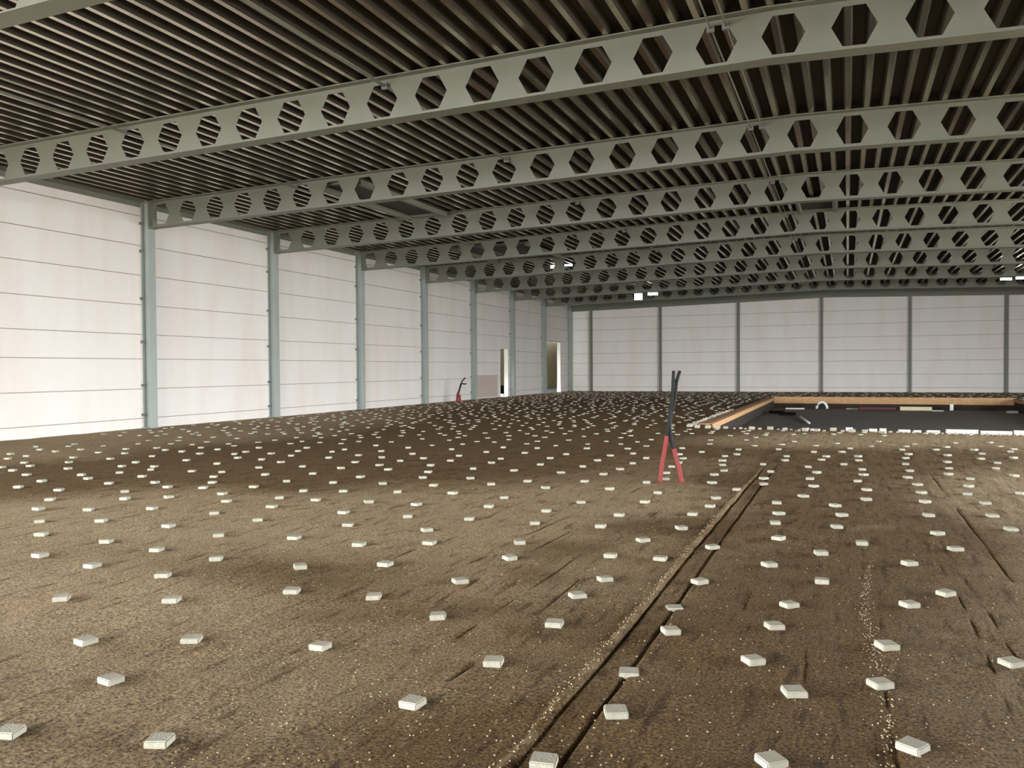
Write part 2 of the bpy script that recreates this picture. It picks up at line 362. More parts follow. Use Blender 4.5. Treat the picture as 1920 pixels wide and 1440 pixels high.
# ------------------------------------------------------------ roof deck (deep trapezoidal sheet, ribs along the hall)
mb = MB(); prof = []; P = .31; k0 = int((XL-.3)/P); k1 = int((XR+.3)/P)
for k in range(k0, k1+1):
    c = k*P
    for dx, dz in ((-.088, .137), (-.040, 0), (.040, 0), (.088, .137)):
        x = min(max(c+dx, XL-.25), XR+.25); prof.append((x, zt(c)+.004+dz))
top = [(XR+.25, zt(XR)+.2), (RX, zt(RX)+.2), (XL-.25, zt(XL)+.2)]
mb.prism(prof+top, YB-.3, YF+.3, 'y')
o = mb.build('ceiling', 'deck'); o['kind'] = 'structure'
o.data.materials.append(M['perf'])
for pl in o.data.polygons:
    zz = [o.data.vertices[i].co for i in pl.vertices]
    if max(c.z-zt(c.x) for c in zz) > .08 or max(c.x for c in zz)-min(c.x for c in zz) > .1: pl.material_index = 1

# ------------------------------------------------------------ castellated roof beams
HP, HX = .851, .0752
def beam_parts(full=True):
    FT, FW = .018, .14
    x0, x1 = -16.37, 14.75
    web = MB(); T = .006
    cells = [HX+HP*i for i in range(-19, 18)]
    zc = DEPTH/2; hh = DEPTH/2-FT
    def P2(x, dz): return (x, zb(x)+zc+dz)
    def addface(pts):
        n = len(pts); web.add([(x, -T, z) for x, z in pts]+[(x, T, z) for x, z in pts], [tuple(range(n)), tuple(range(n, 2*n))[::-1]])
    def rim(pts):
        n = len(pts)
        web.add([(x, -T, z) for x, z in pts]+[(x, T, z) for x, z in pts], [(i, (i+1) % n, (i+1) % n+n, i+n) for i in range(n)])
    if full:
        xs_ = cells[0]-HP/2; 
        for c in cells:
            a, b_ = max(c-HP/2, x0), min(c+HP/2, x1)
            hxp = [P2(max(c-.272, x0+.004), 0), P2(c-.136, .25), P2(c+.136, .25), P2(c+.272, 0), P2(c+.136, -.25), P2(c-.136, -.25)]
            TL, TR, BR, BL = P2(a, hh), P2(b_, hh), P2(b_, -hh), P2(a, -hh)
            ML, MR = P2(a, 0), P2(b_, 0)
            tu, tv, bu, bv = P2(c-.136, hh), P2(c+.136, hh), P2(c-.136, -hh), P2(c+.136, -hh)
            addface([TL, ML, hxp[0], hxp[1], tu]); addface([tu, hxp[1], hxp[2], tv]); addface([tv, hxp[2], hxp[3], MR, TR])
            addface([ML, BL, bu, hxp[5], hxp[0]]); addface([bu, bv, hxp[4], hxp[5]]); addface([bv, BR, MR, hxp[3], hxp[4]])
            rim(hxp)
        xe = cells[-1]+HP/2
        web.add([(x, s*T, zb(x)+zc+d) for x in (xe, x1) for s in (-1, 1) for d in (-hh, hh)], [(0, 1, 5, 4), (2, 6, 7, 3)])
    else:
        for a, b_ in ((x0, RX), (RX, x1)):
            web.add([(x, s*T, zb(x)+zc+d) for x in (a, b_) for s in (-1, 1) for d in (-hh, hh)], [(0, 1, 5, 4), (2, 6, 7, 3)])
    fl_ = []
    for lo in (0, DEPTH-FT):
        f = MB()
        for a, b_ in ((x0, RX), (RX, x1)):
            f.add([(x, s*FW, zb(x)+lo+d) for x in (a, b_) for s in (-1, 1) for d in (0, FT)],
                  [(0, 4, 6, 2), (1, 3, 7, 5), (0, 1, 5, 4), (2, 6, 7, 3), (0, 2, 3, 1), (4, 5, 7, 6)])
        fl_.append(f)
    ep = MB(); ep.box(x0-.02, x0, -.13, .13, zb(x0)-.02, zb(x0)+DEPTH-.02)
    sp = MB(); z = zb(RX)
    sp.box(RX-.012, RX+.012, -.135, .135, z+FT, z+DEPTH-FT)
    return web, fl_[0], fl_[1], ep, sp
def make_beam(full=True):
    b_ = empty('castellated_beam' if full else 'end_wall_beam')
    web, f0, f1, ep, sp = beam_parts(full)
    web.build('web', 'steel', b_); f0.build('bottom_flange', 'steel', b_); f1.build('top_flange', 'steel', b_)
    ep.build('end_plate', 'steel', b_)
    if full is None: sp.build('splice_plate', 'steel', b_)
    return b_
ORD = {-2: 'cut off by the top left corner of the photo, nearest the camera', -1: 'second from the camera, crossing the whole upper photo',
       0: 'third from the camera, resting on the nearest visible column', 1: 'fourth from the camera, resting on the second column from the left',
       2: 'fifth from the camera, resting on the third column from the left', 3: 'sixth from the camera, resting on the fourth column from the left',
       4: 'seventh from the camera, resting on the fifth column from the left', 5: 'eighth from the camera, second furthest of the perforated ones',
       6: 'furthest of the beams with hexagonal holes'}
bm0 = None
for k in range(-2, 7):
    o = make_beam() if bm0 is None else dup(bm0)
    bm0 = bm0 or o
    o.location = (0, Y0+BAY*k, 0)
    tag(o, 'grey steel roof beam with hexagonal holes, '+ORD[k] if len(ORD[k].split()) < 9 else 'grey holed roof beam, '+ORD[k], 'beam', 'castellated roof beams')
eb = make_beam(False); eb.location = (0, YF-.16, 0)
tag(eb, 'solid grey steel beam running along the top of the far wall', 'beam')

# ------------------------------------------------------------ columns
def make_column(depth, width, top, cleats=True, side=1):
    """H section, flanges facing the hall (+x); origin at the wall-side base"""
    c = empty('steel_column'); t = .014
    s = MB()
    s.prism([(0, -width/2), (t, -width/2), (t, -t/2), (depth-t, -t/2), (depth-t, -width/2), (depth, -width/2), (depth, width/2),
             (depth-t, width/2), (depth-t, t/2), (t, t/2), (t, width/2), (0, width/2)], -.25, top, 'z')
    s.build('shaft', 'column', c)
    p = MB(); p.box(-.0, depth+.05, -width/2-.05, width/2+.05, .012, .03); p.build('base_plate', 'column', c)
    p = MB(); p.box(-.0, depth, -width/2+.01, width/2-.01, top, top+.018); p.build('cap_plate', 'column', c)
    if cleats:
        for z in (.35, 1.1, 2.2, 3.3, 4.5, 5.2):
            q = MB(); q.box(.0, .05, -width/2-.06, -width/2, z-.035, z+.035); q.build('cleat', 'bolt', c)
    return c
LC = ['nearest, leftmost in the photo', 'second from the left', 'third from the left', 'fourth from the left', 'fifth from the left, just before the narrow doorway',
      'sixth from the left, between the two doorways', 'seventh from the left, beside the wide doorway', 'furthest, beside the corner']
c0 = None
for k in range(-2, 8):
    o = make_column(.24, .24, zt(-16.5)-.025) if c0 is None else dup(c0)
    c0 = c0 or o
    o.location = (XL+.001, Y0+BAY*k if k < 7 else YF-.16, 0)
    if k >= 0: tag(o, 'grey steel column against the left wall, '+LC[k], 'column', 'columns along the left wall')
    else: tag(o, 'grey steel column against the left wall, outside the photo on the left', 'column', 'columns outside the photo')
FX = [-15.18, -10.74, -6.065, -1.407, 3.209, 7.882, 12.56]
FL = ['nearest the left corner', 'second from the left corner', 'third from the left corner', 'fourth from the left corner', 'fifth from the left corner', 'right of all the others', 'outside the photo']
c1 = None
for x, l in zip(FX, FL):
    o = make_column(.2, .15, zb(x)-.02, False)
    for ch in o.children: ch.data.materials[0] = M['steel']
    o.location = (x, YF-.001, 0); o.rotation_euler.z = -math.pi/2
    tag(o, 'slim grey steel column against the far wall, '+l, 'column', 'columns along the far wall')

# ------------------------------------------------------------ tie tubes and trimmers under the deck
def tie(x, k, r=.022, dz=.11, name='tie_rod', mt='steel'):
    y0, y1 = Y0+BAY*k+.008, Y0+BAY*(k+1)-.008; z = zt(x)-dz
    m_ = MB(); m_.tube([(0, 0, 0), (0, y1-y0, 0)], r, 8)
    o = empty(name, (x, y0, z)); m_.build('tube', mt, o)
    for yy in (0, y1-y0-.012):
        e = MB(); e.box(-.05, .05, yy, yy+.012, -.05, .05); e.build('end_plate', 'bolt', o)
    return o
BN = ['before the nearest perforated beam', 'in the bay behind the nearest perforated beam', 'in the bay behind the third beam', 'in the bay behind the fourth beam', 'in the bay behind the fifth beam', 'in the bay behind the sixth beam', 'in the bay behind the seventh beam']
for k in range(-2, 4):
    bay = BN[k+2] if k > -2 else 'in the nearest bay, at the top of the photo'
    for x, r, nm in ((-12.02, .024, 'grey tie tube on the left'), (-6.68, .024, 'grey tie tube in the middle'),
                     (-1.70, .014, 'thin left ridge rod'), (-1.50, .014, 'thin right ridge rod')):
        tag(tie(x, k, r), nm+', '+bay, 'rod', 'longitudinal ties under the roof')
def hatch(x0, x1, y0, y1, label, drop=.10):
    o = empty('roof_hatch', ((x0+x1)/2, (y0+y1)/2, zt((x0+x1)/2)-drop))
    wx, wy = (x1-x0)/2, (y1-y0)/2
    b_ = MB(); b_.box(-wx, wx, -wy, wy, drop-.03, drop-.005); b_.build('closing_board', 'hatch', o)
    for s in (-1, 1):
        t = MB(); t.box(s*wx-.05, s*wx+.05, -wy, wy, -.06, drop-.03); t.build('trimmer', 'steel', o, bev=.008)
        t = MB(); t.box(-wx, wx, s*wy-.04, s*wy+.04, 0, drop-.03); t.build('cross_trimmer', 'steel', o, bev=.008)
    return tag(o, label, 'hatch', 'closed roof hatches')
hatch(-11.62, -10.45, Y0+.25, Y0+BAY-.25, 'dark closed hatch between two pale tubes under the roof, behind the third beam')
hatch(-1.3, -.35, Y0+BAY*1+2.9, Y0+BAY*2-.25, 'small dark hatch box under the roof near the ridge, behind the fourth beam')
hatch(-13.1, -10.3, Y0+BAY*2+.6, Y0+BAY*3-.25, 'large dark hatch seen through the holes of the sixth beam')

# ------------------------------------------------------------ hanging lamps
def lamp(x, y, z, w_, h_, mt, label, tilt=0):
    o = empty('work_lamp', (x, y, z), YAW*.6)
    b_ = MB(); b_.box(-w_/2-.02, w_/2+.02, 0, .06, -h_/2-.02, h_/2+.02); b_.build('housing', 'housing', o, bev=.008)
    g_ = MB(); g_.box(-w_/2, w_/2, -.012, 0, -h_/2, h_/2); g_.build('lens', mt, o)
    r_ = MB(); L = zt(x)-z
    r_.box(-.012, .012, .03, .05, h_/2+.02, L); r_.build('hanger', 'bolt', o)
    r_ = MB(); r_.box(-.2, .2, -.03, .11, L-.008, L+.004); r_.build('ceiling_plate', 'bolt', o)
    return tag(o, label, 'lamp', 'hanging lamps')
lamp(-10.567, 45, 5.33, .42, .34, 'lamp', 'bright square hanging lamp, left one of the pair over the far wall')
lamp(-9.776, 45, 5.45, .52, .14, 'lamp', 'bright flat hanging lamp, right one of the pair over the far wall')
lamp(6.86, 45, 5.49, .50, .10, 'lamp', 'bright flat hanging lamp near the right edge of the photo')
lamp(7.50, 45, 5.515, .50, .12, 'lamp', 'bright hanging lamp cut off by the right edge of the photo')
lamp(-11.70, 34, 5.80, .18, .14, 'lampd', 'small dim hanging lamp, left one of the pair between the middle beams')
lamp(-10.99, 34, 5.835, .34, .09, 'lampd', 'small dim flat lamp, right one of the pair between the middle beams')

# ------------------------------------------------------------ pit with timber edge boards
mb = MB(); mb.box(PX0-.3, PX1+.3, PY0-.3, PY1+.3, PZ-.1, PZ); mb.build('floor_pit', 'pitfloor')['kind'] = 'structure'
for nm, bx in (('wall_pit_left', (PX0-.3, PX0, PY0-.3, PY1+.3)), ('wall_pit_right', (PX1, PX1+.3, PY0-.3, PY1+.3)), ('wall_pit_near', (PX0, PX1, PY0-.3, PY0)), ('wall_pit_far', (PX0, PX1, PY1, PY1+.3))):
    MB().box(*bx, PZ, -.035).build(nm, 'soilside')['kind'] = 'structure'
def board(x0, x1, y0, y1, z0, z1, label):
    o = MB().box(0, x1-x0, 0, y1-y0, 0, z1-z0).build('formwork_board', 'timber', None, (x0, y0, z0), bev=.006)
    return tag(o, label, 'board', 'timber boards around the pit')
board(PX0+.002, PX0+.045, PY0+1.2, PY1-.06, -.11, .03, 'long timber board lining the left side of the pit')
board(PX0+.01, PX1-.01, PY1-.052, PY1-.002, -.24, .07, 'long orange-brown timber board lining the far side of the pit')
board(PX1-.045, PX1-.002, PY0+3, PY1-.06, -.11, .03, 'timber board lining the right side of the pit')
tag(MB().box(0, .28, 0, 19.4, 0, .03).build('edge_plank', 'timber', None, (PX0-.30, PY0+1.1, .005), bev=.006), 'flat timber plank lying along the left edge of the pit', 'plank')

# rubble and foam along the near edge of the pit
random.seed(11)
def chunk(sx, sy, sz, seed):
    rr = random.Random(seed); m_ = MB(); v = []
    for z in (0, 1):
        for kx, ky in ((-1, -1), (1, -1), (1, 1), (-1, 1)):
            v.append((kx*sx/2*rr.uniform(.6, 1), ky*sy/2*rr.uniform(.6, 1), z*sz*rr.uniform(.7, 1)))
    m_.add(v, [(0,3,2,1),(4,5,6,7),(0,1,5,4),(1,2,6,5),(2,3,7,6),(3,0,4,7)]); return m_
cm = [chunk(.16, .13, .09, s).mesh('rubble_chunk', 'rubble') for s in range(6)]
n_ = 0
def pc(p): return proj_pct(*p)
def proj_pct(x, y, z):
    d = Vector((x, y, z-CAMH)); w_ = d.dot(Fv)
    return (960+FPX*d.dot(Rv)/w_)/19.2, (720-FPX*d.dot(Uv)/w_)/14.4
used_lab = set()
def place_lab(fmt, x, y, z):
    a_, b_ = proj_pct(x, y, z)
    for nd in (0, 1, 2):
        s_ = fmt % (('%.'+str(nd)+'f') % a_, ('%.'+str(nd)+'f') % b_)
        if s_ not in used_lab: used_lab.add(s_); return s_
    used_lab.add(s_); return s_
FOAM = [(.44, .17, .07), (.66, .14, .08), (1.04, .24, .06), (1.34, .16, .05), (1.60, .26, .06), (1.98, .62, .09), (2.64, .58, .08), (3.26, .36, .09), (3.66, .6, .08), (-.04, .15, .09), (-.80, .22, .05)]
xe = PX0-.25; n_ = 0
while xe < 3.9:
    s_ = random.choice([.45, .6, .8, 1.0]) if xe < .5 else random.choice([.4, .5])
    wd = .2*s_; cxr = xe+wd/2
    row2 = any(f0-.1 < cxr < f0+fw+.1 for f0, fw, fh in FOAM)
    y = PY0-.12+random.uniform(-.03, .05)
    if row2: y = PY0-.36+random.uniform(-.03, .0)
    n_ += 1
    o = bpy.data.objects.new('rubble_chunk', cm[n_ % 6]); col.objects.link(o)
    o.location = (cxr, y, gz(cxr, y)-.006); o.rotation_euler.z = random.uniform(-.3, .3); o.scale = (s_, s_, s_)
    tag(o, 'pale rubble lump, %s from the left along the near edge of the pit' % ordinal(n_), 'rubble', 'rubble on the near edge of the pit')
    xe += wd+random.uniform(.0, .09)
for k in range(15):
    y = PY0+.35+k*.33*(1+k*.05); x = PX0-.42+random.uniform(-.02, .02)
    o = bpy.data.objects.new('rubble_chunk', cm[(k*5) % 6]); col.objects.link(o)
    o.location = (x, y, gz(x, y)-.006); o.rotation_euler.z = random.uniform(-.3, .3); o.scale = (1.1, 1.4, .8)
    tag(o, 'pale rubble lump beside the plank left of the pit, %s from its near corner' % ordinal(k+1), 'rubble', 'rubble on the left edge of the pit')
for k, (x0, w_, h_) in enumerate(sorted(FOAM)):
    y = 20.28+(.04 if k % 2 else 0)
    o = MB().box(0, w_, 0, .12, 0, h_).build('foam_block', 'foam', None, (x0, y, gz(x0+w_/2, y)-.004), bev=.008)
    tag(o, 'white foam block on the near edge of the pit, %s from the left' % ordinal(k+1), 'foam block', 'white foam blocks on the near edge of the pit')

# things in the pit
o = MB().tube([(0, 0, 0), (.49, -3.9, 0)], .035, 8).build('plastic_pipe', 'pvc', None, (-1.68, 33.5, PZ+.035), smooth=True)
tag(o, 'thin white pipe lying on the pit floor', 'pipe')
arc = [(-.22+.0*i, 0, 0) for i in range(1)]
arc = [(.22*math.cos(math.pi*(1-i/12)), 0, .30*math.sin(math.pi*i/12)) for i in range(13)]
o = MB().tube(arc, .055, 8).build('bent_hose', 'pvc', None, (-1.06, 39.6, PZ+.04), smooth=True)
tag(o, 'white hose bent into an arch, standing in the pit', 'hose')
o = MB().box(-.62, .62, -.15, .15, 0, .16).build('yellow_plank', 'yellow', None, (2.72, 39.9, PZ), bev=.01)
tag(o, 'pale yellow plank lying near the far side of the pit', 'plank')
o = MB().box(-.07, .07, -.07, .07, 0, .28).build('white_post', 'pvc', None, (4.12, 40.2, PZ), bev=.01)
tag(o, 'short white post standing near the far side of the pit', 'post')
o = MB().box(-.2, .2, -.12, .12, 0, .1).build('pale_slab', 'rubble', None, (6.1, 38.5, PZ), bev=.01)
tag(o, 'small pale slab in the far right corner of the pit', 'slab')
for k, (x, y, L, mt, lb) in enumerate([(-2.2, 39.8, .8, 'pvc', 'bluish white pipe offcut in the far left of the pit'), (.2, 40.2, .5, 'rubble', 'short grey slat behind the arch in the pit'), (3.5, 39.2, .45, 'rubble', 'short grey slat right of the yellow plank')]):
    tag(MB().box(-L/2, L/2, -.05, .05, 0, .06).build('offcut', mt, None, (x, y, PZ)), lb, 'offcut')
o = MB().box(-.75, .75, -.3, .3, 0, .14).build('dark_tarpaulin_roll', mat('dark_red_tarpaulin', (88, 48, 48), .8), None, (1.2, 39.9, PZ), bev=.05)
tag(o, 'dark reddish tarpaulin roll lying left of the yellow plank in the pit', 'tarpaulin')
for k, (x, y) in enumerate([(-1.9, 33.6), (-2.4, 34.8)]):
    tag(MB().box(-.3, .3, -.12, .12, 0, .12).build('dark_timber', 'darkbox', None, (x-.3, y+1.2, PZ), bev=.01), ['nearer dark timber', 'further dark timber'][k]+' on the pit floor beside the white pipe', 'timber')

# ------------------------------------------------------------ red ducts with black cables
def ribbed(mb, pts, r, n=12):
    """corrugated pipe through pts"""
    P_ = []; R_ = []
    pts = [Vector(p) for p in pts]
    for a_, b_ in zip(pts, pts[1:]):
        L = (b_-a_).length; m_ = max(2, int(L/.014))
        for i_ in range(m_): P_.append(a_.lerp(b_, i_/m_)); R_.append(r*(1 if len(P_) % 2 else .86))
    P_.append(pts[-1]); R_.append(r); mb.tube(P_, r, n, R_)
def curve(pts, n=6):
    pts = [Vector(p) for p in pts]; out = []
    for i_ in range(len(pts)-1):
        p0 = pts[max(i_-1, 0)]; p1 = pts[i_]; p2 = pts[i_+1]; p3 = pts[min(i_+2, len(pts)-1)]
        for t_ in range(n):
            t = t_/n
            out.append(.5*((2*p1)+(-p0+p2)*t+(2*p0-5*p1+4*p2-p3)*t*t+(-p0+3*p1-3*p2+p3)*t**3))
    out.append(pts[-1]); return out
du = lambda u, z, v=0: (u*cy_-v*sy_, u*sy_+v*cy_, z)       # u sideways (as the bundle leans), z up
root = empty('cable_duct_stub', (-2.10, 10.66, gz(-2.1, 10.66)))
K = FPX/10.77; sc = 1/K
U_ = lambda px: (px-1255)*sc
Z_ = lambda py: max((905-py)*sc, -.1)
m1 = MB(); ribbed(m1, [du(U_(1234), -.08), du(U_(1236), .0), du(U_(1240), Z_(870)), du(U_(1246), Z_(838)), du(U_(1249), Z_(818))], .030); m1.build('red_duct', 'red', root)
m2 = MB(); ribbed(m2, [du(U_(1279), -.08), du(U_(1277), .0), du(U_(1271), Z_(875)), du(U_(1265), Z_(855)), du(U_(1262), Z_(842))], .030); m2.build('red_duct', 'red', root)
for k, pts in enumerate([
    [(1249, 822, 0), (1251, 800, 0), (1256, 770, 0), (1260, 735, 0), (1261, 715, 0), (1262, 697, .0)],
    [(1262, 845, 0), (1257, 820, 0), (1255, 790, .02), (1262, 760, .02), (1266, 735, .02), (1268, 718, .02), (1273, 700, .02)],
    [(1261, 846, .01), (1255, 815, .03), (1259, 780, .03), (1264, 752, .03), (1264, 730, .03), (1269, 712, .04)],
    [(1250, 824, .02), (1254, 790, .04), (1258, 758, .04), (1263, 728, .01), (1262, 705, .02)]]):
    q = MB(); q.tube(curve([du(U_(a_), Z_(b_), c_) for a_, b_, c_ in pts]), .021 if k < 2 else .016, 8); q.build('cable', 'black', root, smooth=True)
q = MB(); q.tube([du(U_(1273), Z_(702), .02), du(U_(1274), Z_(697), .02)], .02, 8); q.build('cable_end', 'black', root)
tag(root, 'pair of red ducts rising from the sand with a tall bundle of black cables', 'cable duct', 'cable stubs')
root2 = empty('cable_duct_stub', (-15.9, 34.0, gz(-15.9, 34)))
K2 = FPX/((15.9*sy_)+34.0*cy_)
root2.location = (-15.93, 33.3, gz(-15.93, 33.3)); K2 = FPX/(15.93*sy_+33.3*cy_)
U2 = lambda px: (px-846)/K2
Z2 = lambda py: max((754-py)/K2, -.1)
m1 = MB(); ribbed(m1, [du(U2(846), -.08), du(U2(847), Z2(742)), du(U2(849), Z2(735))], .06); m1.build('red_duct', 'red', root2)
m1 = MB(); m1.tube([du(U2(852), -.05), du(U2(851), Z2(740))], .05, 8); m1.build('red_duct', 'red', root2)
for pts in ([(848, 738), (851, 727), (854, 718), (858, 712), (862, 708)], [(849, 738), (853, 724), (856, 719), (860, 720), (864, 719)]):
    q = MB(); q.tube(curve([du(U2(a_), Z2(b_)) for a_, b_ in pts]), .028, 8); q.build('cable', 'black', root2, smooth=True)
tag(root2, 'small red duct with two splayed black cables beside the left wall', 'cable duct', 'cable stubs')

# dark things standing outside the doorways
root = empty('waste_bin', (XL-.75, 41.55, -.06))
q = MB(); q.prism([(-.28, -.4), (.28, -.4), (.28, .4), (-.28, .4)], 0, .55, 'z'); q.build('body', 'darkbox', root, bev=.03)
q = MB(); q.box(-.30, .30, -.42, .42, .55, .62); q.build('lid', 'darkbox', root, bev=.02)
tag(root, 'black bin standing outside the narrow doorway', 'bin')
o = MB().tube([(0, 0, 0), (0, 0, .18)], .09, 12).build('paint_pot', 'pvc', None, (XL-.38, 41.15, -.06)); tag(o, 'small white pot standing outside the narrow doorway', 'pot')
o = MB().box(-.12, .12, -1.45, 1.45, 0, .34).build('rubber_sill', 'darkbox', None, (XL-.36, 48.27, -.06), bev=.03); tag(o, 'low black kerb lying across the wide doorway', 'kerb')

